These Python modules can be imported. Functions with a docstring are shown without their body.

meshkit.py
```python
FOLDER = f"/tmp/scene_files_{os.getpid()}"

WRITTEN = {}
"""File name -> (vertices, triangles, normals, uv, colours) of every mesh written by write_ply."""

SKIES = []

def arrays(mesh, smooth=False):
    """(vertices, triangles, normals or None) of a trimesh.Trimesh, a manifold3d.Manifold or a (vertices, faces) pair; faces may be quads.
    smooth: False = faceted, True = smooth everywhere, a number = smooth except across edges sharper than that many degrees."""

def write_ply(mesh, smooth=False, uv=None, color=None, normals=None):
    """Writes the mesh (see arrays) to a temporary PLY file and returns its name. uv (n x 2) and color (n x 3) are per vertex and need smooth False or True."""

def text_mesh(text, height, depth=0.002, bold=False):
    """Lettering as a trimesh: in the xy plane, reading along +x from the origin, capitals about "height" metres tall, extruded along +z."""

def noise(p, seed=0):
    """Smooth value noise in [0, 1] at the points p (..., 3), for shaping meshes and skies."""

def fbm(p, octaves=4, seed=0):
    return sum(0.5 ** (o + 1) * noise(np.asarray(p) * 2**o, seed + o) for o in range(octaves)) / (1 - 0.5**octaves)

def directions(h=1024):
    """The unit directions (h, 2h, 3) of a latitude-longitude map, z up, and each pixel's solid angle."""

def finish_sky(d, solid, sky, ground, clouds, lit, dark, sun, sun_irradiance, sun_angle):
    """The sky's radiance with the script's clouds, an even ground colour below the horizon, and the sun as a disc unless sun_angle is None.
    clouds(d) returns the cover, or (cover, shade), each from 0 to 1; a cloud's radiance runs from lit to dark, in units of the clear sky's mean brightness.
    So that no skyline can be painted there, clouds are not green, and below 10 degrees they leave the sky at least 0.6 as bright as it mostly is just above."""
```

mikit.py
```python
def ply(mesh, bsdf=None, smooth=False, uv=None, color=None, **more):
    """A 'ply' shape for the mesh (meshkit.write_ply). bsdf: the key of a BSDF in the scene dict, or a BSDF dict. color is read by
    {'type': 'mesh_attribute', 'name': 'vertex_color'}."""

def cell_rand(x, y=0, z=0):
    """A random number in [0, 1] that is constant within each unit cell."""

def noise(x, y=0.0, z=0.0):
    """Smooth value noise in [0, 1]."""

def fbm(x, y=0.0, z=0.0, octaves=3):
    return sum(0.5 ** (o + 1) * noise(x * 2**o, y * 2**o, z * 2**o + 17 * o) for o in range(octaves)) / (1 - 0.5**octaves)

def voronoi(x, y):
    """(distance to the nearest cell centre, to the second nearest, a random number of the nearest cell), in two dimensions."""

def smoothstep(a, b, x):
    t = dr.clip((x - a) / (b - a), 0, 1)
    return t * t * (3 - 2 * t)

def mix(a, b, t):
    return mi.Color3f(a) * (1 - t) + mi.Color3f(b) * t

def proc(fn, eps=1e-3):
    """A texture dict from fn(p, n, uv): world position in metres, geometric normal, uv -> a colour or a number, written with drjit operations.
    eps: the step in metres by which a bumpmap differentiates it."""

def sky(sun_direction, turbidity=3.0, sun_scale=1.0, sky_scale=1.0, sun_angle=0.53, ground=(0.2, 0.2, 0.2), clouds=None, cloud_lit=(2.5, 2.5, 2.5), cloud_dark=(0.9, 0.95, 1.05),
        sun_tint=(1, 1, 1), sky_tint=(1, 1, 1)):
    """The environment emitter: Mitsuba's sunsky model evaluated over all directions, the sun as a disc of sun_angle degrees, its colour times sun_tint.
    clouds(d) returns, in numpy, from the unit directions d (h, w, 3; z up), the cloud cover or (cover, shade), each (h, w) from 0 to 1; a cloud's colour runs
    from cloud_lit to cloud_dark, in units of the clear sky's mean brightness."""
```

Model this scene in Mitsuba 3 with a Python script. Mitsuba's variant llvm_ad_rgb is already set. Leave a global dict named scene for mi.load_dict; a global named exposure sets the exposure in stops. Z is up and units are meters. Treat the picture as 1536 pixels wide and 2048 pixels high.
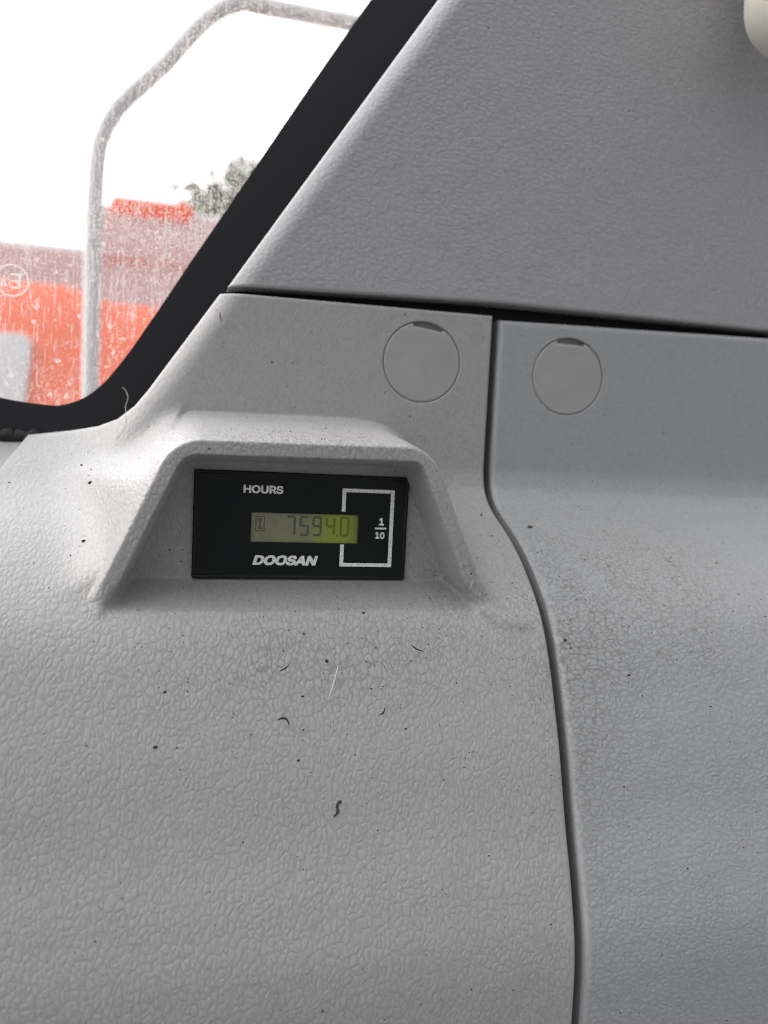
import math, random
import numpy as np, trimesh, mitsuba as mi, mikit, meshkit
import shapely
from shapely.geometry import Polygon, LineString, Point, box
from scipy.spatial import Delaunay, cKDTree
from scipy.interpolate import PchipInterpolator

T = mi.ScalarTransform4f
scene, labels = {}, {}
rng = np.random.default_rng(7)
random.seed(7)
Z0 = 1.9          # height of the hour meter's hood above the ground outside, metres

# ------------------------------------------------------------------ camera, sky, exposure
EYE = np.array([0.0, -0.29, Z0])
FWD = np.array([0.2382, 0.9676, -0.0836])
UP = np.array([-0.0280, 0.0929, 0.9953])
scene['camera'] = {
    'type': 'thinlens', 'fov': 53.01, 'fov_axis': 'x',
    'to_world': T().look_at(origin=EYE.tolist(), target=(EYE + FWD).tolist(), up=UP.tolist()),
    'aperture_radius': 0.0016, 'focus_distance': 0.240, 'near_clip': 0.02, 'far_clip': 400.0}
exposure = 2.72
# an overcast sky, brightest round the veiled sun, which stands up to the left behind the window
GLOW = np.array([-0.62, 0.58, 0.50]); GLOW /= np.linalg.norm(GLOW)
def overcast(d):
    ang = np.degrees(np.arccos(np.clip(d @ GLOW, -1, 1)))
    return 1.0, 1.0 - np.clip(np.exp(-(ang / 60.0) ** 2) + 0.10 * np.clip(d[..., 2], 0, 1), 0, 1)
scene['sky'] = mikit.sky([-0.86, 0.16, 0.48], turbidity=4, sun_scale=0.16, sun_angle=28, ground=(0.12, 0.12, 0.12),
                         clouds=overcast, cloud_lit=(8.2, 8.25, 8.6), cloud_dark=(0.30, 0.303, 0.32), sun_tint=(0.94, 0.98, 1.06))

# ------------------------------------------------------------------ helpers (lengths in mm, origin at the hood)
def world(v):
    return np.asarray(v, float) / 1000.0 + np.array([0, 0, Z0])

def obj(key, mesh, bsdf, smooth=False, color=None):
    base, k = key, 1
    while key in scene:
        key = f'{base}_{k:03d}'; k += 1
    if isinstance(mesh, trimesh.Trimesh):
        mesh = (mesh.vertices, mesh.faces)
    scene[key] = mikit.ply((world(mesh[0]), mesh[1]), bsdf, smooth=smooth, color=color)
    return key

def say(key, label, category, group=None, kind=None):
    labels[key] = {'label': label, 'category': category}
    if group: labels[key]['group'] = group
    if kind: labels[key]['kind'] = kind

def structure(key):
    labels[key] = {'kind': 'structure'}

def smin(a, b, k):
    h = np.clip(0.5 + 0.5 * (b - a) / k, 0, 1)
    return b * (1 - h) + a * h - k * h * (1 - h)

def sstep(a, b, x):
    t = np.clip((x - a) / (b - a), 0, 1)
    return t * t * (3 - 2 * t)

def fbm2(x, z, s, seed, octaves=4):
    return meshkit.fbm(np.stack([x / s, z / s, np.full_like(x, 3.3)], -1) + 50.0, octaves, seed)

def upright(m):
    """Lettering from the xy plane onto a plane that faces the camera's side (-y)."""
    v = m.vertices
    return trimesh.Trimesh(np.stack([v[:, 0], -v[:, 2], v[:, 1]], 1), m.faces, process=False)

def extrude_y(poly, y_front, depth):
    """A shapely polygon in (x, z) extruded from y_front backwards."""
    parts = [upright(trimesh.creation.extrude_polygon(g, depth, engine='earcut')) for g in getattr(poly, 'geoms', [poly])]
    m = trimesh.util.concatenate(parts)
    m.apply_translation([0, y_front + depth, 0])
    return m

def tube(points, radii, sides=7):
    p = np.asarray(points, float)
    r = np.broadcast_to(np.asarray(radii, float), (len(p),))
    t = np.gradient(p, axis=0); t /= np.linalg.norm(t, axis=1, keepdims=True) + 1e-12
    a0 = np.cross(t[0], [0, 1, 0] if abs(t[0][1]) < 0.8 else [1, 0, 0])
    a = [a0 / np.linalg.norm(a0)]
    for k in range(1, len(p)):
        w = a[-1] - t[k] * (a[-1] @ t[k])
        a.append(w / (np.linalg.norm(w) + 1e-12))
    a = np.array(a)
    b = np.cross(t, a)
    ang = np.arange(sides) * 2 * np.pi / sides
    v = p[:, None] + r[:, None, None] * (np.cos(ang)[None, :, None] * a[:, None] + np.sin(ang)[None, :, None] * b[:, None])
    v = np.vstack([v.reshape(-1, 3), p[:1], p[-1:]])
    f = []
    for i in range(len(p) - 1):
        for j in range(sides):
            k = (j + 1) % sides
            f += [[i * sides + j, i * sides + k, (i + 1) * sides + k], [i * sides + j, (i + 1) * sides + k, (i + 1) * sides + j]]
    n = len(p) * sides
    for j in range(sides):
        k = (j + 1) % sides
        f += [[n, k, j], [n + 1, (len(p) - 1) * sides + j, (len(p) - 1) * sides + k]]
    m = trimesh.Trimesh(v, np.array(f), process=False)
    trimesh.repair.fix_normals(m)
    return m

def spline(pts, n):
    p = np.asarray(pts, float)
    s = np.r_[0, np.cumsum(np.linalg.norm(np.diff(p, axis=0), axis=1))]
    f = PchipInterpolator(s, p, axis=0)
    return f(np.linspace(0, s[-1], n))

# ------------------------------------------------------------------ the moulded form: depth y as a function of x and z
BASE_Z = [-320, -260, -200, -165, -153, -143, -128, -111, -90, -76.6, -65, -56.6, -49.6, -42.7, -35.5, -28.9, -23.75, -18.7, -13, -6, 4, 90]
BASE_Y = [-92, -95, -97.5, -98.6, -98.4, -97.3, -93, -86.6, -79.4, -73.8, -68.4, -63.4, -57.5, -49.5, -39.3, -26.6, -14.6, -6.2, -1.8, -0.2, 0, 0]
base = PchipInterpolator(BASE_Z, BASE_Y)
LEDGE_Z = [-320, -260, -200, -165, -153, -143, -128, -111, -90, -76.6, -65, -56.6, -49.6, -42.7, -35.5, -28.9, -23.75, -18, -12, -6, -2, 4, 30, 90]
LEDGE_Y = [-92, -95, -97.5, -98.6, -98.4, -97.3, -93, -86.6, -79.4, -73.8, -68.4, -63.4, -57.5, -49.5, -39.0, -26.2, -13.6, -0.5, 10, 20.5, 27, 36, 70, 150]
ledge = PchipInterpolator(LEDGE_Z, LEDGE_Y)
# the edge of the wall part along the window: a line in (x, z)
EA, EB = np.array([-18.2, 16.6]), np.array([6.2, 53.2])
EDIR = (EB - EA) / np.linalg.norm(EB - EA)
ENRM = np.array([EDIR[1], -EDIR[0]])

def wall(x, z):
    d = (x - EA[0]) * ENRM[0] + (z - EA[1]) * ENRM[1]
    w = 9.0
    u = np.clip(w - d, 0, None)
    return np.where(u < w, 5.5 * (u / w) ** 2.2, 5.5 + 1.35 * (u - w))

HOOD = Polygon([(-75, -130), (-50, -59), (-36, -55), (-29, -51.5), (-25, -47), (-22.3, -41.5), (-5.8, -5.0), (-1.5, -2.9), (67.5, -2.0), (70.5, -4.0), (86.8, -41), (91.5, -48.5), (97.5, -53.5), (105.5, -57), (120, -61), (150, -130)])
HOOD_RAW = HOOD.intersection(box(-100, -72, 160, 40))
HOOD = HOOD.buffer(-10.5).buffer(10.5, quad_segs=24)
HOOD = HOOD.buffer(5).buffer(-5, quad_segs=24).intersection(box(-100, -72, 160, 40))
RIM = 2.9                                    # half the width of the hood's lip
HOOD_IN = HOOD_RAW.buffer(-2.3).buffer(-4).buffer(4, quad_segs=16)

def signed(poly, x, z, step=0.12, clip_low=-71.5):
    c = shapely.segmentize(poly.exterior, step)
    p = np.array(c.coords)
    p = p[p[:, 1] > clip_low]
    d, _ = cKDTree(p).query(np.stack([x, z], -1))
    return np.where(shapely.contains_xy(poly, x, z), -d, d)

def F_console_raw(x, z):
    x, z = np.asarray(x, float), np.asarray(z, float)
    k = 9 + 14 * sstep(30, -20, x)
    two = smin(wall(x, z), ledge(z), k)
    t2 = base(z)
    w = sstep(-2, 40, x)
    fb = two * (1 - w) + t2 * w
    y = fb.copy()
    near = (x > -75) & (x < 130) & (z > -80) & (z < 45)
    if near.any():
        xs, zs, b = x[near], z[near], fb[near]
        t = signed(HOOD, xs, zs)
        a = np.abs(t)
        fl, rr = 1.7, 1.5                    # flat half-width of the lip and the radius of its edges
        lev = np.minimum(-59.0, base(zs) - np.where(xs > 30, 2.2 * sstep(-60, -50, zs), 1.8 * sstep(-56, -49, zs)))      # the lip fades into the panel at its feet
        lev = lev + 7 * sstep(-24.5, -38, xs) * sstep(-38, -46, zs) + 6 * sstep(102, 115, xs) * (zs < -40)
        cap = lev + np.where(a > fl, rr - np.sqrt(np.clip(rr ** 2 - np.clip(a - fl, 0, rr) ** 2, 0, None)), 0)
        top = sstep(-14, 0, zs)
        right = sstep(50, 70, xs)
        slope = 2.6 + 5.6 * top + 2.4 * right * (1 - top)
        h = np.where(a < fl + rr * 0.9, cap, lev + rr * 0.565 + slope * (t - fl - rr * 0.9))
        kk = (26 - 6 * top - 10 * right) * sstep(1.5, 9, t) * sstep(-56, -43, zs) + 2.5
        yo = smin(b, h, kk)
        yo = np.where(t < 0.4, np.minimum(b, cap) * sstep(1.2, -0.4, t) + yo * (1 - sstep(1.2, -0.4, t)), yo)
        ti = -signed(HOOD_IN, xs, zs)
        shelf = -58.2 + np.clip(zs + 50.8, -3, None) * 3.5
        rec = smin(np.full_like(zs, -38.5), shelf, 1.5)
        rec = np.where(zs < -48, np.maximum(b, rec), rec)
        rec = np.where(zs < -52.5, b, rec)
        m = sstep(0.0, 1.4, ti)
        y[near] = yo * (1 - m) + rec * m
    return y

from scipy.ndimage import gaussian_filter, map_coordinates
GX, GZ, GS = np.arange(-95, 135, 0.3), np.arange(-90, 55, 0.3), 0.3
_x, _z = np.meshgrid(GX, GZ, indexing='ij')
_r = F_console_raw(_x.ravel(), _z.ravel()).reshape(_x.shape)
_f = gaussian_filter(_r, 0.35 / GS)
_w = sstep(-41, -51, _z) * sstep(-76, -66, _z) * np.maximum(np.exp(-((_x + 27) / 14) ** 2), np.exp(-((_x - 95) / 14) ** 2))
_l = 0.8 * sstep(8, -14, _x) * sstep(-56, -40, _z) * sstep(-2.6, -6.0, _x + (_z + 50) * -0.417 + 26)     # soften the left flank only outside the lip
_f = _f * (1 - _w) + gaussian_filter(_r, 1.0 / GS) * _w
_f = _f * (1 - _l) + gaussian_filter(_r, 3.0 / GS) * _l
def F_console(x, z):
    x, z = np.asarray(x, float), np.asarray(z, float)
    y = F_console_raw(np.array([0.0]), np.array([0.0]))[0] + np.zeros_like(x)
    m = (x > GX[3]) & (x < GX[-4]) & (z > GZ[3]) & (z < GZ[-4])
    y[m] = map_coordinates(_f, [(x[m] - GX[0]) / GS, (z[m] - GZ[0]) / GS], order=1)
    if (~m).any(): y[~m] = F_console_raw(x[~m], z[~m])
    return y

def F_plain(x, z):
    return base(np.asarray(z, float)) + 0 * np.asarray(x, float)

def F_upper(x, z):
    d = (x - EA[0]) * ENRM[0] + (z - EA[1]) * ENRM[1]
    w = 9.0
    u = np.clip(w - d, 0, None)
    return -1.2 + np.where(u < w, 5.5 * (u / w) ** 2.2, 5.5 + 1.35 * (u - w)) + 0.00012 * (x - 110) ** 2

# ------------------------------------------------------------------ sheets with leather grain
def sheet(poly, F, sp, r_edge, fine, skirt=9.0, r_hole=0.45):
    """Triangulated sheet y = F(x, z) over the polygon, rounded edges, returned skirt. Returns (verts, faces, n_front, distance to edge)."""
    rings = [0.0, 0.12, 0.3, 0.55, 0.9, 1.3, 1.8, 2.4]
    pts, loops = [], []
    for ring in [poly.exterior, *poly.interiors]:
        c = np.array(shapely.segmentize(ring, 0.45).coords)[:-1]
        loops.append((sum(map(len, pts)), len(c)))
        pts.append(c)
    edge = np.vstack([np.array(shapely.segmentize(r, 0.15).coords) for r in [poly.exterior, *poly.interiors]])
    tree = cKDTree(edge)
    last = rings[-1] if r_edge > 0.4 else 0.3
    for d in [r for r in rings[1:] if r <= last]:
        g = poly.buffer(-d)
        for h in getattr(g, 'geoms', [g]):
            for ring in [h.exterior, *h.interiors]:
                pts.append(np.array(shapely.segmentize(ring, 0.45).coords)[:-1])
    x0, z0, x1, z1 = poly.bounds
    def grid(s, region):
        a, b, c, d = region.bounds
        xs, zs = np.meshgrid(np.arange(a, c, s), np.arange(b, d, s * 0.866), indexing='ij')
        xs = xs + (np.arange(xs.shape[1]) % 2)[None, :] * s / 2
        p = np.stack([xs.ravel(), zs.ravel()], 1)
        p = p + rng.uniform(-0.16, 0.16, p.shape) * s
        p = p[shapely.contains_xy(region, p[:, 0], p[:, 1])]
        dd, _ = tree.query(p)
        return p[dd > last + s * 0.45]
    fr = poly.intersection(fine)
    pts.append(grid(sp, fr))
    rest = poly.difference(fine.buffer(1.0))
    if not rest.is_empty:
        pts.append(grid(3.0, rest))
    p = np.vstack(pts)
    tri = Delaunay(p).simplices
    c = p[tri].mean(1)
    tri = tri[shapely.contains_xy(poly, c[:, 0], c[:, 1])]
    q = p[tri]
    area = (q[:, 1, 0] - q[:, 0, 0]) * (q[:, 2, 1] - q[:, 0, 1]) - (q[:, 1, 1] - q[:, 0, 1]) * (q[:, 2, 0] - q[:, 0, 0])
    tri = tri[np.abs(area) > 1e-9]
    area = area[np.abs(area) > 1e-9]
    tri[area < 0] = tri[area < 0][:, ::-1]
    y = F(p[:, 0], p[:, 1])
    de, ie = tree.query(p)
    hole = np.zeros(len(p), bool)
    n_ext = len(np.array(shapely.segmentize(poly.exterior, 0.15).coords))
    r = np.where(ie < n_ext, r_edge, r_hole)
    u = np.clip((r - de) / r, 0, 1)
    y = y + r * (1 - np.sqrt(1 - u * u))
    V = np.stack([p[:, 0], y, p[:, 1]], 1)
    n = len(V)
    extra, ef = [], []
    at = n
    for (s, m) in loops:
        a = np.arange(s, s + m)
        top = V[a] + [0, 0.0, 0]
        bot = V[a] + [0, skirt, 0]
        extra += [top, bot]
        i = np.arange(m); j = (i + 1) % m
        ef.append(np.stack([at + i, at + j, at + m + j], 1)); ef.append(np.stack([at + i, at + m + j, at + m + i], 1))
        at += 2 * m
    return np.vstack([V, *extra]), np.vstack([tri, *ef]), n, de

def normals_of(F, x, z, e=0.25):
    fx = (F(x + e, z) - F(x - e, z)) / (2 * e)
    fz = (F(x, z + e) - F(x, z - e)) / (2 * e)
    n = np.stack([fx, -np.ones_like(fx), fz], 1)
    return n / np.linalg.norm(n, axis=1, keepdims=True)

def grain(P, N, cell, turn, seed):
    """Leather: cells around scattered seeds, creases where cells meet; returns (height 0..1, crease 0..1)."""
    r = np.random.default_rng(seed)
    c, s = math.cos(turn), math.sin(turn)
    R = np.array([[c, 0, s], [0, 1, 0], [-s, 0, c]])
    W = np.stack([meshkit.fbm(P / 7.0 + o, 2, seed + i) - 0.5 for i, o in enumerate((11.0, 37.0, 71.0))], 1) * 1.8
    Q = ((P + W) @ R.T) / np.asarray(cell)
    lo = np.floor(Q.min(0)) - 1
    cells = np.unique(np.floor(Q - lo).astype(np.int64), axis=0)
    off = np.array([[a, b, d] for a in (-1, 0, 1) for b in (-1, 0, 1) for d in (-1, 0, 1)])
    cells = np.unique((cells[:, None] + off).reshape(-1, 3), axis=0)
    seeds = cells + r.uniform(0.02, 0.98, cells.shape) + lo
    extra = r.random(len(seeds)) < 0.45
    seeds = np.vstack([seeds, seeds[extra] + r.uniform(-0.45, 0.45, (extra.sum(), 3))])
    d, i = cKDTree(seeds).query(Q, k=3, workers=-1)
    def edge(a, b):
        gap = np.linalg.norm(seeds[i[:, a]] - seeds[i[:, b]], axis=1) + 1e-6
        e = (d[:, b] ** 2 - d[:, a] ** 2) / (2 * gap)
        h = ((i[:, a] + i[:, b]) * 2654435761 ^ (i[:, a] * i[:, b] * 40503)) % 1000 / 1000.0
        return e, 0.5 + 0.5 * h
    WID = 0.10
    e1, k1 = edge(0, 1); e2, k2 = edge(0, 2)
    cr = np.maximum(k1 * np.exp(-(e1 / WID) ** 2), k2 * np.exp(-(e2 / WID) ** 2))
    dome = 1 - np.exp(-np.minimum(e1, e2) / 0.16)
    return 0.86 * (1 - cr) + 0.14 * dome, cr

SPECKS = []
GREY = np.array([0.324, 0.322, 0.318])
def dirtiness(x, z):
    """How soiled the trim is: hands and boots have soiled the shelf round the seam and below the meter."""
    g = lambda cx, cz, sx, sz: np.exp(-((x - cx) / sx) ** 2 - ((z - cz) / sz) ** 2)
    d = 0.04 + 0.19 * g(123, -58, 15, 26) + 0.14 * g(121, -90, 13, 26) + 0.2 * g(60, -60, 45, 14) + 0.14 * g(20, -66, 30, 14) + 0.28 * g(150, -45, 40, 22) + 0.2 * g(84, -42, 7, 9) + 0.3 * g(35, 1, 38, 4)
    return d * (0.35 + 1.3 * fbm2(x, z, 9.0, 91))

def panel(key, poly, F, sp, r_edge, fine, cell, turn, depth, seed, flat=None, specks=900, tint=(1, 1, 1)):
    V, Fc, n, de = sheet(poly, F, sp, r_edge, fine)
    P = V[:n].copy()
    x, z = P[:, 0], P[:, 2]
    N = normals_of(F, x, z)
    h, cr = grain(P, N, cell, turn, seed)
    amp = depth * sstep(0.2, 2.0, de) * (0.75 + 0.5 * fbm2(x, z, 30.0, seed + 5))
    SIDE = sstep(0.035, 0.10, -N[:, 1])
    amp = amp * SIDE
    if flat is not None:
        amp = amp * flat(x, z)
    micro = (meshkit.fbm(P / 0.9, 2, seed + 9) - 0.5) * 0.03
    steep = sstep(0.12, 0.38, -N[:, 1])
    low = (meshkit.fbm(P / 14.0, 2, seed + 3) - 0.5) * 0.25 * sstep(0.2, 4, de) * steep
    V[:n] = P + N * ((h - 1) * amp + micro * np.minimum(1, amp / depth + 0.3) + low)[:, None]
    dirt = dirtiness(x, z)
    shade = 1.0 + 0.05 * (fbm2(x, z, 22.0, seed + 2) - 0.5) + 0.05 * (meshkit.fbm(P / 1.3, 2, seed + 4) - 0.5)
    soil_and_shade = np.clip(SIDE * cr * (0.11 + 1.2 * dirt) + 0.22 * np.clip(dirt - 0.15, 0, 1) * fbm2(x, z, 2.0, seed + 6), 0, 0.85)  # dirt in creases, plus an even darkening painted as groove shade
    # tiny crumbs of dirt, denser where the trim is soiled
    want = np.clip(dirt, 0.03, 1) * (de > 1)
    pick = rng.choice(n, specks, replace=False, p=want / want.sum())
    SPECKS.extend((P[i] + N[i] * 0.02, N[i]) for i in pick)
    col = GREY[None] * np.asarray(tint) * shade[:, None] * (1 - soil_and_shade[:, None]) + soil_and_shade[:, None] * np.array([0.060, 0.052, 0.036])
    full = np.vstack([col, np.tile(GREY * 0.9, (len(V) - n, 1))])
    return obj(key, (V, Fc), 'trim_plastic', smooth=True, color=full)

# ------------------------------------------------------------------ materials
def mat(key, **k):
    scene[key] = {'type': 'twosided', 'b': {'type': 'principled', **k}}
rgb = lambda *c: {'type': 'rgb', 'value': list(c)}
mat('trim_plastic', base_color={'type': 'mesh_attribute', 'name': 'vertex_color'}, roughness=0.42, specular=0.5)
mat('cover_plastic', base_color=mikit.proc(lambda p, n, uv: mikit.mix((0.295, 0.297, 0.288), (0.325, 0.325, 0.315), mikit.fbm(p.x * 260, p.y * 260, p.z * 260))), roughness=0.48, specular=0.45)
mat('shell_black', base_color=rgb(0.012, 0.012, 0.013), roughness=0.8)
mat('border_black', base_color=mikit.proc(lambda p, n, uv: mikit.mix((0.010, 0.010, 0.012), (0.035, 0.034, 0.034), mikit.smoothstep(0.72, 0.9, mikit.fbm(p.x * 900, p.y * 900, p.z * 900)))), roughness=0.42, specular=0.4)
mat('meter_black', base_color=rgb(0.006, 0.006, 0.007), roughness=0.35, specular=0.3)
mat('meter_face', base_color=mikit.proc(lambda p, n, uv: mikit.mix((0.008, 0.010, 0.010), (0.05, 0.05, 0.048), mikit.smoothstep(0.78, 0.9, mikit.fbm(p.x * 1500, p.y * 1500, p.z * 1500)))), roughness=0.22, specular=0.2)
mat('print_white', base_color=mikit.proc(lambda p, n, uv: mikit.mix((0.45, 0.46, 0.45), (0.84, 0.85, 0.83), mikit.smoothstep(0.25, 0.5, mikit.fbm(p.x * 3500, p.y * 3500, p.z * 3500)))), roughness=0.6)
mat('display_plate', base_color=mikit.proc(lambda p, n, uv: mikit.mix(mikit.mix((0.21, 0.21, 0.13), (0.26, 0.26, 0.16), mikit.fbm(p.x * 700, p.z * 700)), mikit.mix((0.27, 0.32, 0.04), (0.18, 0.21, 0.04), mikit.smoothstep(0.0490, 0.0535, p.x)), mikit.smoothstep(0.0345, 0.0455, p.x + 0.002 * mikit.noise(p.z * 400)))), roughness=0.35)  # yellow-green end is a reflection on the screen, painted into its colour
mat('segment_dark', base_color=rgb(0.10, 0.105, 0.06), roughness=0.5)
mat('segment_reflection', base_color=rgb(0.14, 0.17, 0.008), roughness=0.5)  # digit colour tinted to match the reflection painted on the screen
mat('dirt', base_color=rgb(0.038, 0.032, 0.024), roughness=0.9)
mat('hair', base_color=rgb(0.55, 0.5, 0.42), roughness=0.4)
mat('scuff', base_color=rgb(0.40, 0.40, 0.385), roughness=0.5)
mat('knob_beige', base_color=rgb(0.56, 0.54, 0.47), roughness=0.42)
mat('red_paint', base_color=mikit.proc(lambda p, n, uv: mikit.mix((0.88, 0.11, 0.016), (0.92, 0.14, 0.024), mikit.fbm(p.x * 4, p.y * 4, p.z * 4))), roughness=0.4, clearcoat=0.3)
mat('grey_paint', base_color=rgb(0.60, 0.60, 0.60), roughness=0.5)
mat('rail_paint', base_color=rgb(0.70, 0.70, 0.71), roughness=0.45)
mat('bark', base_color=rgb(0.09, 0.07, 0.05), roughness=0.9)
mat('leaf', base_color=rgb(0.11, 0.17, 0.08), roughness=0.6)
mat('gravel', base_color=mikit.proc(lambda p, n, uv: mikit.mix((0.16, 0.15, 0.14), (0.32, 0.30, 0.28), mikit.fbm(p.x * 9, p.y * 9))), roughness=0.9)
scene['pane_glass'] = {'type': 'thindielectric', 'int_ior': 1.5}
scene['dust'] = {'type': 'principledthin', 'base_color': rgb(0.80, 0.77, 0.72), 'roughness': 0.9, 'diff_trans': 1.35, 'specular' if False else 'eta': 1.4}
# === BUILD
VIEW_LOW = box(-76, -178, 225, 205)
# ------------------------------------------------------------------ the three trim panels
COVER_R = 15.35
C1, C2 = (83.6, 33.5), (145.5, 32.2)
WINDOW_EDGE = [(6.6, 53.1), (-18.0, 16.4), (-22.5, 10.5), (-28.5, 5.6), (-36, 2.6), (-46, 0.6), (-62.3, -1.9)]
console = Polygon([(111.7, 53.7), *WINDOW_EDGE, (-66.5, -11), (-71, -25), (-74, -60), (-78, -300), (111.7, -300)])
console = console.difference(box(2.0, -43.0, 67.5, -11.6))        # the meter's body goes through here
console = console.difference(Point(C1).buffer(COVER_R + 0.18, quad_segs=40))
panel('console_panel', console, F_console, 0.28, 1.3, box(-76, -172, 130, 60), (1.75, 2.75, 2.75), 0.05, 0.15, 21,
      flat=lambda x, z: 1 - 0.45 * sstep(-12, 10, z), specks=1500)
say('console_panel', 'grey leather-grained trim panel holding the black hour meter under its moulded hood', 'trim panel')
side = Polygon([(114.7, 52.4), (114.5, -300), (330, -300), (330, 60.0), (238, 55.2)])
side = side.difference(Point(C2).buffer(COVER_R + 0.18, quad_segs=40))
panel('side_panel', side, F_plain, 0.33, 2.2, box(112, -185, 250, 62), (2.6, 1.7, 1.7), -0.12, 0.16, 33,
      flat=lambda x, z: 1 - 0.6 * sstep(-22, 0, z), specks=900, tint=(0.94, 0.965, 0.975))
say('side_panel', 'plain grey trim panel right of the curved dark seam, dirt caught in its creases', 'trim panel')
upper = Polygon([(9.3, 55.6), (112, 58.5), (238, 58.4), (330, 58.0), (330, 330), (180, 330), (EA[0] + EDIR[0] * 190, EA[1] + EDIR[1] * 190)])
panel('pillar_panel', upper, F_upper, 0.38, 1.2, box(0, 50, 240, 205), (3.1, 1.9, 1.9), -0.25, 0.17, 45, specks=300, tint=(1.0, 1.0, 1.03))
say('pillar_panel', 'large sloping grey trim panel beside the window, above the long horizontal gap', 'trim panel')

oct_ = trimesh.creation.icosahedron()
sv, sf = [], []
for p, nn in SPECKS:
    r = 0.07 + 0.13 * rng.random() ** 2 + 0.12 * (rng.random() < 0.06)
    v = oct_.vertices * rng.uniform(0.55, 1.3, (12, 1)) * np.array([rng.uniform(.7, 2.0), .6, rng.uniform(.7, 1.6)]) * r
    sf.append(oct_.faces + 12 * len(sv)); sv.append(v + p)
obj('dirt_specks', (np.vstack(sv), np.vstack(sf)), 'dirt')
say('dirt_specks', 'tiny dark specks of dirt scattered over the grey trim', 'dirt', kind='stuff')

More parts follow.
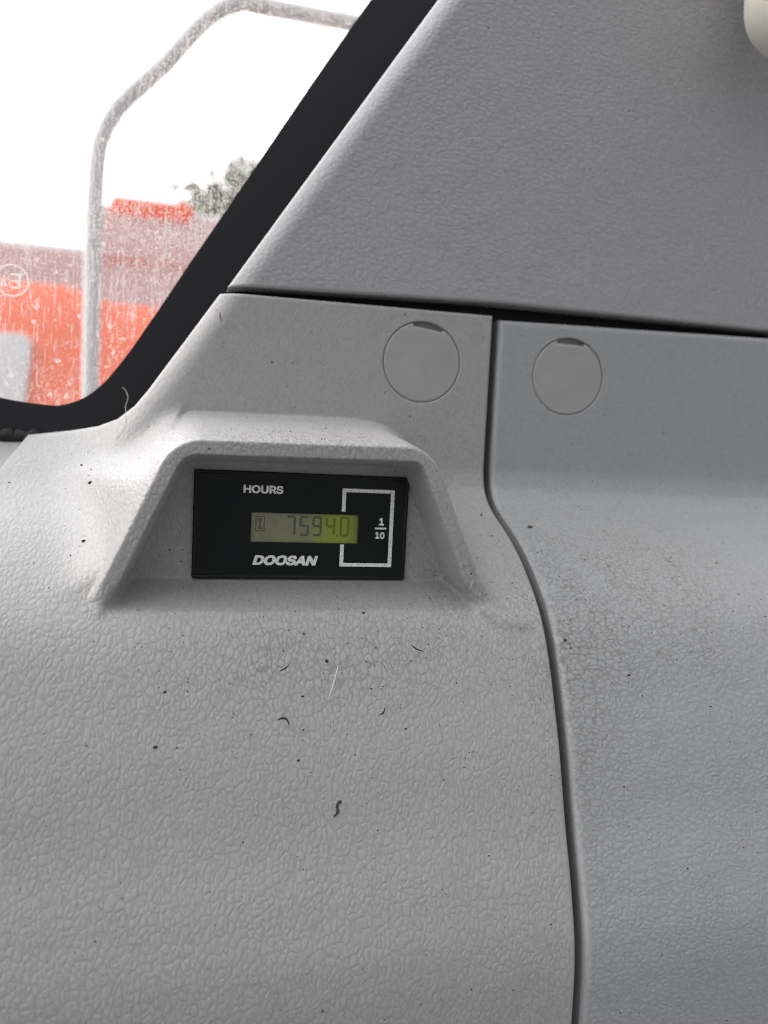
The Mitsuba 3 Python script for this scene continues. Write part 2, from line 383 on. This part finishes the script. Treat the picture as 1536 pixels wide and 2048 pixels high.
# screw covers: flush discs with a pry slot at the top
def cover(parent, c, turn):
    def D(x, z): return np.zeros_like(x) + 0.12
    disc = Point(0, 0).buffer(COVER_R, quad_segs=40)
    slot = Polygon([(-6.3, 40), (-5.9, 12.9), (5.9, 12.9), (6.3, 40)])
    disc = disc.difference(slot).buffer(-0.5).buffer(0.5)
    V, Fc, n, de = sheet(disc, D, 0.36, 0.75, box(-20, -20, 20, 20), skirt=3.0)
    P = V[:n].copy() + [c[0], 0, c[1]]
    h, cr = grain(P, None, (2.2, 2.2, 2.2), 0.3, 77)
    V[:n, 1] += ((1 - h) * 0.035 + (meshkit.fbm(P / 9, 2, 5) - 0.5) * 0.2) * sstep(0.5, 2.5, de)
    cs, sn = math.cos(turn), math.sin(turn)
    def put(v):
        return np.stack([c[0] + v[:, 0] * cs + v[:, 2] * sn, v[:, 1], c[1] - v[:, 0] * sn + v[:, 2] * cs], 1)
    k = obj(parent + '__screw_cover', (put(V), Fc), 'cover_plastic', smooth=40)
    fl = extrude_y(Point(0, 0).buffer(COVER_R + 1.2, quad_segs=30), 3.4, 1.0)
    fl.vertices = put(fl.vertices)
    obj(k + '__slot_floor', fl, 'cover_plastic')
    return k
cover('console_panel', C1, 0.14)
cover('side_panel', C2, 0.03)

# dark cab shell behind the panels
gx, gz = np.meshgrid(np.linspace(-30, 330, 60), np.linspace(-300, 330, 160), indexing='ij')
gy = np.where(gx > 100, base(gz) + 13, 13)
V = np.stack([gx, gy, gz], -1).reshape(-1, 3)
idx = np.arange(gx.size).reshape(gx.shape)
q = np.stack([idx[:-1, :-1], idx[1:, :-1], idx[1:, 1:], idx[:-1, 1:]], -1).reshape(-1, 4)
c = V[q].mean(1)
dd = (c[:, 0] - EA[0]) * ENRM[0] + (c[:, 2] - EA[1]) * ENRM[1]
q = q[(dd > 6) | (c[:, 2] < -22)]
obj('cab_wall', (V, np.vstack([q[:, [0, 1, 2]], q[:, [0, 2, 3]]])), 'shell_black', smooth=True)
structure('cab_wall')

# ------------------------------------------------------------------ hour meter
K = 0.973
MX, MZ, MW, MH, MY = -0.6, -9.71, 72.4, 35.9, -40.0       # left, top, width, height, depth of its front
def fm(u, v): return (MX + u * K, MZ - v * K)
def frect(u0, v0, u1, v1): return box(MX + u0 * K, MZ - v1 * K, MX + u1 * K, MZ - v0 * K)
lcd = frect(18.8, 13.6, 55.2, 23.5)
outer = frect(0, 0, MW, MH).buffer(-0.8).buffer(0.8)
bez = outer.difference(frect(1.2, 1.2, MW - 1.2, MH - 1.2))
say('hour_meter', 'black rectangular hour meter with an olive display, set in the hooded recess', 'hour meter')
def rounded_slab(poly, y, depth, r):
    V, Fc, n, de = sheet(poly, lambda x, z: np.zeros_like(x) + y, 1.0, r, box(-500, -500, 500, 500), skirt=depth, r_hole=r)
    return V, Fc
obj('hour_meter__housing', rounded_slab(bez, MY, 14, 0.5), 'meter_black', smooth=40)
obj('hour_meter__face', rounded_slab(frect(1.15, 1.15, MW - 1.15, MH - 1.15).difference(lcd), MY + 0.25, 1.6, 0.12), 'meter_face', smooth=40)
d0 = MY + 1.5
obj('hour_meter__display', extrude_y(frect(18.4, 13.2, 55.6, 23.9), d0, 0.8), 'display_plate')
labels['hour_meter__display'] = {'label': 'olive liquid crystal display reading 7594.0, a yellow-green reflection painted towards its right end'}
SEG = {'a': ((.12, 0), (.88, 0)), 'b': ((1, .07), (1, .46)), 'c': ((1, .54), (1, .93)), 'd': ((.12, 1), (.88, 1)), 'e': ((0, .54), (0, .93)), 'f': ((0, .07), (0, .46)), 'g': ((.12, .5), (.88, .5))}
DIG = {'7': 'abc', '5': 'afgcd', '9': 'abcdfg', '4': 'bcfg', '0': 'abcdef'}
def digit(ch, u0, v0, w, h, t=0.8):
    parts = []
    for s in DIG[ch]:
        (a, b), (c_, d_) = SEG[s]
        parts.append(LineString([fm(u0 + a * w, v0 + b * h), fm(u0 + c_ * w, v0 + d_ * h)]).buffer(t / 2, quad_segs=2))
    return shapely.union_all(parts)
for ch, u0, m_ in (('7', 30.9, 'segment_dark'), ('5', 35.4, 'segment_dark'), ('9', 39.8, 'segment_dark'), ('4', 44.4, 'segment_reflection'), ('0', 49.3, 'segment_reflection')):
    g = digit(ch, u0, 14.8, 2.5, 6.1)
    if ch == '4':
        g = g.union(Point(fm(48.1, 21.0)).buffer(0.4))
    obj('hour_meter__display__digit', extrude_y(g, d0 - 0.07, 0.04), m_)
hg = frect(20.2, 14.8, 23.4, 20.1)
hg = hg.difference(hg.buffer(-0.45))
hg = hg.union(Polygon([fm(20.9, 15.6), fm(22.7, 15.6), fm(22.0, 17.45), fm(22.7, 19.3), fm(20.9, 19.3), fm(21.6, 17.45)]))
obj('hour_meter__display__hourglass_symbol', extrude_y(hg, d0 - 0.07, 0.04), 'segment_dark')
# printed marks
def flat_text(s, height, bold, fat, width=None, shear=0.0):
    m = meshkit.text_mesh(s, height, 0.05, bold)
    top = m.vertices[:, 2].max()
    f = m.faces[(np.abs(m.vertices[m.faces][:, :, 2] - top) < 1e-6).all(1)]
    g = shapely.union_all([Polygon(t) for t in m.vertices[f][:, :, :2] if Polygon(t).area > 1e-9]).buffer(fat, join_style=2)
    if width:
        x0, y0, x1, y1 = g.bounds
        g = shapely.affinity.scale(g, width / (x1 - x0), height / (y1 - y0), origin=(x0, y0))
    if shear:
        g = shapely.affinity.skew(g, math.degrees(math.atan(shear)), 0, origin=(0, 0))
    return g
import shapely.affinity
def place_text(key, g, u, v_base, y):
    g = shapely.affinity.scale(g, K, K, origin=(0, 0))
    x0, y0, _, _ = g.bounds
    g = shapely.affinity.translate(g, fm(u, v_base)[0] - x0, fm(u, v_base)[1] - y0)
    return obj(key, extrude_y(g, y, 0.06), 'print_white')
fy = MY + 0.25 - 0.05
place_text('hour_meter__hours_lettering', flat_text('HOURS', 2.75, True, 0.11, 13.2), 15.9, 7.25, fy)
place_text('hour_meter__maker_lettering', flat_text('DOOSAN', 3.4, True, 0.20, 21.2, 0.28), 19.6, 31.25, fy)
st = 1.3
br = shapely.union_all([frect(49.1, 4.6, 67.4, 4.6 + st * .95), frect(67.4 - st, 4.6, 67.4, 31.4), frect(49.1, 31.4 - st * .95, 67.4, 31.4), frect(49.1, 4.6, 49.1 + st, 12.5), frect(49.1, 23.8, 49.1 + st, 31.4)])
obj('hour_meter__bracket_mark', extrude_y(br, fy, 0.06), 'print_white')
place_text('hour_meter__fraction_mark', flat_text('1', 2.3, True, 0.09), 62.35, 16.95, fy)
place_text('hour_meter__fraction_mark', flat_text('10', 2.4, True, 0.09, 3.3), 61.2, 21.6, fy)
obj('hour_meter__fraction_mark', extrude_y(frect(61.0, 17.7, 65.0, 18.3), fy, 0.06), 'print_white')

# ------------------------------------------------------------------ window
GY = 36.0
INNER = [(150, 319.8), (64, 181.9), (46.2, 153.5), (29, 125.2), (12, 97), (-4.8, 69.4), (-19.5, 44.9), (-30.5, 27.7), (-38.8, 17.5), (-47, 11.9), (-54.4, 9.9), (-63.4, 10.4), (-74.1, 11.8), (-300, 45)]
curve = spline(INNER[1:13], 90)
inner = [INNER[0], *map(tuple, curve), INNER[-1]]
border = Polygon([*inner, (-300, -14), (30, -14), (30, 40), (260, 330), (156, 330)]).buffer(0)
obj('cab_window__black_border', extrude_y(border, GY - 1.0, 0.9), 'border_black')
pane = Polygon([(-300, -14), (30, -14), (260, 330), (-300, 330)])
obj('cab_window__pane', (np.array([[x, GY, z] for x, z in list(pane.exterior.coords)[:4]]), np.array([[0, 1, 2], [0, 2, 3]])), 'pane_glass')
say('cab_window', 'dirty cab window with rounded black border, bright daylight behind', 'window')
# approval mark etched on the outside, so it reads backwards from in here
ring = Point(-70.3, 56.4).buffer(6.1, quad_segs=30).difference(Point(-70.3, 56.4).buffer(5.55, quad_segs=30))
eg = shapely.affinity.scale(flat_text('E', 5.6, False, 0.05), -1, 1, origin=(0, 0))
fg = shapely.affinity.scale(flat_text('4', 3.6, False, 0.05), -1, 1, origin=(0, 0))
eg = shapely.affinity.translate(eg, -67.2 - eg.bounds[2], 53.4 - eg.bounds[1])
fg = shapely.affinity.translate(fg, -71.9 - fg.bounds[2], 53.4 - fg.bounds[1])
obj('cab_window__approval_mark', extrude_y(shapely.union_all([ring, eg, fg]), GY - 0.3, 0.1), 'dust')
labels['cab_window__approval_mark'] = {'label': 'white circled E4 mark reading backwards on the glass'}
scene['dust_flake'] = {'type': 'mask', 'opacity': 0.65, 'b': {'type': 'ref', 'id': 'dust'}}
scene['film'] = {'type': 'mask', 'opacity': 0.07, 'b': {'type': 'ref', 'id': 'dust'}}
obj('cab_window__dust_glare_film', (np.array([[x, GY + 0.9, z] for x, z in list(pane.exterior.coords)[:4]]), np.array([[0, 1, 2], [0, 2, 3]])), 'film')  # even layer added to imitate the veil of glare over the glass
labels['cab_window__dust_glare_film'] = {'label': 'thin pale film of dust on the outside of the glass, added as a veil of glare'}
# dried dust on the outer face: flakes and run-down streaks, one part of kind stuff
glass = Polygon([*inner[1:-1], (-110, 17), (-110, 200), (72, 200)])
DV, DF, DN = [], [], 0
def flakes(x, z, rx, rz, turn, n=6):
    global DN
    m = len(x)
    a = np.arange(n)[None] * 2 * np.pi / n + rng.uniform(0, .8, (m, 1))
    rr = rng.uniform(0.6, 1.1, (m, n))
    px, pz = rx[:, None] * rr * np.cos(a), rz[:, None] * rr * np.sin(a)
    c, s_ = np.cos(turn)[:, None], np.sin(turn)[:, None]
    px, pz = px * c - pz * s_, px * s_ + pz * c
    y = GY + 0.15 + rng.uniform(0, 0.4, m)
    v = np.empty((m, n + 1, 3))
    v[:, 0] = np.stack([x, y, z], 1)
    v[:, 1:, 0], v[:, 1:, 1], v[:, 1:, 2] = x[:, None] + px, y[:, None], z[:, None] + pz
    i = np.arange(n)
    f = np.stack([np.zeros(n, int), 1 + i, 1 + (i + 1) % n], 1)[None] + (np.arange(m) * (n + 1))[:, None, None] + DN
    DV.append(v.reshape(-1, 3)); DF.append(f.reshape(-1, 3)); DN += m * (n + 1)
def scatter(count):
    x0, z0, x1, z1 = glass.bounds
    p = np.stack([rng.uniform(x0, x1, count), rng.uniform(z0, z1, count)], 1)
    return p[shapely.contains_xy(glass, p[:, 0], p[:, 1])].T
def cloudy(x, z, seed): return meshkit.fbm(np.stack([x / 16, z / 22, np.full_like(x, 7.0)], 1) + 30, 3, seed)
def keep(x, z, w):
    k = rng.random(len(x)) < w
    return x[k], z[k]
x, z = scatter(125000)                       # fine dust, thickened higher up to imitate the veil of glare
x, z = keep(x, z, (0.12 + 0.75 * cloudy(x, z, 5)) * (0.18 + 1.2 * sstep(35, 95, z)))
flakes(x, z, rng.uniform(.14, .42, len(x)), rng.uniform(.14, .5, len(x)), rng.uniform(0, 3, len(x)))
x, z = scatter(42000)                       # run-down streaks
col = meshkit.noise(np.stack([x / 0.9, z / 45, np.full_like(x, 2.0)], 1) + 30, 8)
x, z = keep(x, z, (0.06 + 0.8 * (col > 0.52)) * (0.25 + sstep(25, 60, z)))
flakes(x, z, rng.uniform(.06, .17, len(x)), rng.uniform(.5, 3.2, len(x)), rng.normal(0, .04, len(x)))
x, z = scatter(420)                         # dried drops
flakes(x, z, rng.uniform(.4, 1.2, len(x)), rng.uniform(.4, 1.5, len(x)), rng.uniform(0, 3, len(x)), 9)
x, z = -100 + 85 * rng.random(2600), 9 + rng.exponential(15, 2600)   # scratchy splashes in the lower corner
k = shapely.contains_xy(glass, x, z); x, z = x[k], z[k]
flakes(x, z, rng.uniform(.06, .13, len(x)), rng.uniform(.3, 1.4, len(x)), rng.normal(-0.7, .6, len(x)), 5)
DV, DF = np.vstack(DV), np.vstack(DF)
obj('cab_window__dust', (DV, DF), 'dust_flake')
labels['red_machine__grille'] = {'label': 'pale grey panel set in the red bodywork'}
labels['cab_window__dust'] = {'kind': 'stuff', 'label': 'pale dust and rain streaks dried on the glass, thickened higher up as a glare veil'}

# grey sill trim further left, behind the end of the console panel, with a strip of black foam
sillp = Polygon([(-61.5, -3.5), (-61.5, -60), (-150, -60), (-150, -3.5)])
V, Fc, n, de = sheet(sillp, lambda x, z: ledge(z) + 9.0, 1.2, 1.2, box(-90, -40, 0, 0), skirt=6)
col = np.tile(GREY * 0.85, (len(V), 1))
obj('sill_trim', (V, Fc), 'trim_plastic', smooth=True, color=col)
say('sill_trim', 'small grey piece of sill trim at the left edge, under the black window border', 'trim')
fs = []
for k in range(40):
    x = -60 - k * 1.3
    fs.append((x, 33.0, -3.0 + 0.9 * math.sin(k * 1.7) * (0.4 + 0.6 * rng.random())))
obj('foam_strip', tube(fs, 2.6 + rng.uniform(-.5, .5, len(fs)), 8), 'shell_black', smooth=True)
say('foam_strip', 'ragged black foam strip under the window border above the grey sill', 'foam strip')

# beige rounded handle end at the top right
cap_ = [(20.5 * math.sin(a), 20.5 * (1 - math.cos(a))) for a in np.linspace(0, math.pi / 2, 14)]
kn = trimesh.creation.revolve(np.array(cap_ + [(20.6, 60), (20.6, 140)]), sections=64)
kn.apply_transform(trimesh.transformations.rotation_matrix(math.radians(-4), [0, 1, 0]))
kn.apply_translation([217.5, -30, 154.4])
obj('grab_handle', kn, 'knob_beige', smooth=50)
say('grab_handle', 'beige rounded plastic handle end cut off by the top right corner', 'handle')

# ------------------------------------------------------------------ dirt, hairs and scuffs lying on the console
def on(F, x, z, lift=0.0):
    x, z = np.atleast_1d(x).astype(float), np.atleast_1d(z).astype(float)
    return np.stack([x, F(x, z), z], 1) + normals_of(F, x, z) * lift
CURLS = [
    (F_console, [(24.6, -79.2), (26.5, -78.8), (27.9, -80.6)], 0.34, 'thick black curved curl of dirt in the middle of the console below the meter'),
    (F_console, [(56.4, -77.0), (55.8, -78.3), (54.3, -78.9)], 0.27, 'small hooked black curl of dirt, the lower one towards the curved seam'),
    (F_console, [(65.9, -60.2), (67.4, -61.4), (69.7, -62.0)], 0.20, 'thin black thread of dirt nearest the right end of the meter recess'),
    (F_console, [(25.4, -66.6), (26.9, -66.0), (28.2, -64.9)], 0.24, 'short black curl of dirt just under the meter, left of the pale scuff'),
    (F_console, [(6.8, 45.8), (6.8, 44.1), (7.7, 42.8)], 0.20, 'tiny black sliver of dirt at the corner by the window border'),
]
CRUMBS = [
    (F_console, -8.8, -84.8, .55, 'largest round dark crumb left of the middle of the console'),
    (F_console, -6.8, -71.3, .42, 'dark crumb of dirt on the left of the console, above the largest one'),
    (F_console, 39.3, -64.3, .5, 'dark crumb of dirt just left of the top of the pale scuff'),
    (F_console, 31.9, -73.4, .35, 'small dark crumb of dirt above the thick curved curl'),
    (F_console, 31.9, -82.0, .34, 'small dark crumb of dirt right below the thick curved curl'),
    (F_console, 62.5, -82.8, .3, 'small dark crumb of dirt right of the hooked curl, towards the seam'),
    (F_console, 30.5, -89.7, .34, 'small dark crumb of dirt lowest of those below the thick curl'),
    (F_console, -34.4, -16.8, .55, 'dark crumb of dirt in the middle of the bright sill below the window corner'),
    (F_console, -39.6, -11.6, .4, 'small dark crumb of dirt on the bright sill nearest the black window border'),
    (F_console, -32.8, -33.2, .5, 'dark crumb of dirt on the bright slope left of the hood'),
    (F_console, 105.9, -24.0, .55, 'upper dark crumb of dirt between the hood and the curved seam'),
    (F_console, 104.8, -30.2, .4, 'lower dark crumb of dirt between the hood and the curved seam, by the hair'),
    (F_plain, 122.6, -27.3, .7, 'largest dark crumb of dirt right of the bend of the curved seam'),
    (F_plain, 118.0, -59.5, .6, 'dark crumb of dirt close beside the curved seam on the soiled patch'),
    (F_plain, 138.8, -69.9, .4, 'dark crumb of dirt on the plain panel farther from the curved seam'),
]
HAIRS = [
    ([(80.4, -59.4, -25.1), (86, -50, -27.5), (92.6, -37.5, -28.7), (100.8, -29, -29.1), (104.9, -26.5, -28.1), (108.1, -24.0, -26.7)], 0.075, 'pale curved hair between the hood and the curved seam'),
    ([(-29.3, 32.5, 18.6), (-27.6, 31.0, 17.0), (-26.6, 27.0, 14.1), (-26.5, 18.0, 11.2), (-25.6, 6.0, 6.6), (-26.1, 3.4, 2.3), (-29.1, 3.4, -2.2)], 0.07, 'fine pale hair hanging across the black window border'),
]
for (F, pts, r, lab) in CURLS:
    p = np.array(pts, float)
    s = spline(p, 12)
    q = on(F, s[:, 0], s[:, 1], 0.12)
    k = obj('dirt_curl', tube(q, r * np.sin(np.linspace(0.5, np.pi - 0.4, 12)), 6), 'dirt', smooth=True)
    say(k, lab, 'dirt', 'black curls of dirt on the console')
for (F, x, z, r, lab) in CRUMBS:
    m = trimesh.creation.icosphere(2, 1.0)
    v = m.vertices * (1 + 0.7 * (meshkit.fbm(m.vertices * 1.7 + x * 3.1 + 40, 2, 3) - 0.5))[:, None] * np.array([rng.uniform(.8, 1.4), .7, rng.uniform(.7, 1.2)]) * r
    k = obj('dirt_crumb', (v + on(F, x, z, 0.25 * r), m.faces), 'dirt', smooth=True)
    say(k, lab, 'dirt', 'dark crumbs of dirt on the trim')
smear = spline([(42.6, -100.6), (41.4, -101.8), (41.6, -103.0), (40.4, -104.4)], 14)
k = obj('dirt_smear', tube(on(F_console, smear[:, 0], smear[:, 1], 0.05), 0.42 * (0.45 + rng.random(14)), 7), 'dirt', smooth=True)
say(k, 'ragged dark smear of dirt low in the middle of the console', 'dirt')
sc_ = spline([(42.9, -65.2), (41.5, -69.6), (39.4, -74.6)], 20)
obj('console_panel__scuff', tube(on(F_console, sc_[:, 0], sc_[:, 1], -0.13), 0.34 * np.sin(np.linspace(0.15, np.pi - 0.1, 20)) ** .5, 8), 'scuff', smooth=True)
labels['console_panel__scuff'] = {'label': 'pale scuff mark in the leather grain below the meter'}
for pts in ([(87.6, -41.3), (86.9, -43.2), (86.6, -44.8)], [(90.2, -45.2), (89.8, -46.4)]):
    sc_ = spline(pts, 10)
    obj('console_panel__nick', tube(on(F_console, sc_[:, 0], sc_[:, 1], 0.05), 0.22 * np.sin(np.linspace(0.2, np.pi - 0.1, 10)), 6), 'scuff', smooth=True)
for (pts3, r, lab) in HAIRS:
    k = obj('hair', tube(spline(pts3, 24), r, 5), 'hair', smooth=True)
    say(k, lab, 'hair')

# ------------------------------------------------------------------ outside, seen blurred through the glass (metres -> mm)
def rbox(x0, x1, y0, y1, z0, z1, r=0.04):
    import manifold3d as m3
    s = m3.Manifold.sphere(r, 16)
    pts = [s.translate((x, y, z)) for x in (x0 + r, x1 - r) for y in (y0 + r, y1 - r) for z in (z0 + r, z1 - r)]
    h = m3.Manifold.batch_hull(pts).to_mesh()
    return np.array(h.vert_properties[:, :3]) * 1000, np.array(h.tri_verts)
rail = np.array([(-.107, .55, -.6), (-.107, .55, .173), (-.104, .55, .275), (-.095, .55, .306), (-.042, .55, .371), (.010, .55, .432), (.030, .55, .443), (.091, .55, .443), (.6, .55, .441)]) * 1000
obj('guard_rail', tube(spline(rail, 80), 8.5, 14), 'rail_paint', smooth=True)
say('guard_rail', 'bent grey guard rail outside, seen blurred through the bright glass', 'rail')
def slope_face(x, z): return 1600.0 + 0.45 * (np.clip(z, -700, None) - 200)      # the cover is tilted back so its face catches more sky light
red = Polygon([(-1.6, -1.75), (-1.6, .335), (-.309, .342), (-.25, .327), (-.215, .31), (.45, .303), (.45, -1.75)]).buffer(-.02).buffer(.02)
red = shapely.affinity.scale(red, 1000, 1000, origin=(0, 0))
V, Fc, n, de = sheet(red, slope_face, 60.0, 25.0, box(-5000, -5000, 5000, 5000), skirt=500)
obj('red_machine__body', (V, Fc), 'red_paint', smooth=40)
grille = Polygon([(-1100, -500), (-362, -500), (-362, 212), (-1100, 212)]).buffer(-30).buffer(30)
V, Fc, n, de = sheet(grille, lambda x, z: slope_face(x, z) - 25, 60.0, 15.0, box(-5000, -5000, 5000, 5000), skirt=60)
obj('red_machine__grille', (V, Fc), 'grey_paint', smooth=40)
say('red_machine', 'orange-red machine bodywork outside, blurred behind the dusty lower corner of the glass', 'machine')
obj('grey_machine__body', rbox(-1.8, .6, 2.4, 3.4, -1.9, .60, .04), 'grey_paint', smooth=40)
obj('grey_machine__housing', rbox(-.34, .6, 2.38, 3.0, .55, .735, .03), 'grey_paint', smooth=40)
obj('grey_machine__red_cap', rbox(-.29, -.03, 2.36, 2.6, .70, .757, .02), 'red_paint', smooth=40)
say('grey_machine', 'grey machine bodywork with a small red strip on top, behind the red one outside', 'machine')
tv, tf = [], []
for k in range(5200):
    a, b = rng.normal(0, 1, 3), rng.random() ** 0.4
    p = np.array([1.05, 9.3, 2.35]) + a / np.linalg.norm(a) * b * np.array([1.35, 1.1, .95]) * (0.75 + 0.5 * meshkit.noise(a[None] * 1.5 + 20, 4)[0])
    e1 = rng.normal(0, 1, 3); e1 /= np.linalg.norm(e1); e2 = np.cross(e1, rng.normal(0, 1, 3)); e2 /= np.linalg.norm(e2)
    s0 = len(tv); q_ = .10
    tv += [p - e1 * q_, p + e2 * q_ * .6, p + e1 * q_, p - e2 * q_ * .6]; tf += [(s0, s0 + 1, s0 + 2), (s0, s0 + 2, s0 + 3)]
obj('tree__crown', (np.array(tv) * 1000, np.array(tf)), 'leaf')
obj('tree__trunk', tube(np.array([(1.2, 9.3, -1.92), (1.22, 9.3, 0.2), (1.15, 9.32, 1.4), (1.3, 9.3, 2.6)]) * 1000, [130, 110, 80, 30], 12), 'bark', smooth=True)
say('tree', 'green tree outside, blurred in the corner of the glass', 'tree')
G = -Z0 * 1000
obj('ground', (np.array([[-90000, 300, G], [90000, 300, G], [90000, 180000, G], [-90000, 180000, G]]), np.array([[0, 1, 2], [0, 2, 3]])), 'gravel')
structure('ground')
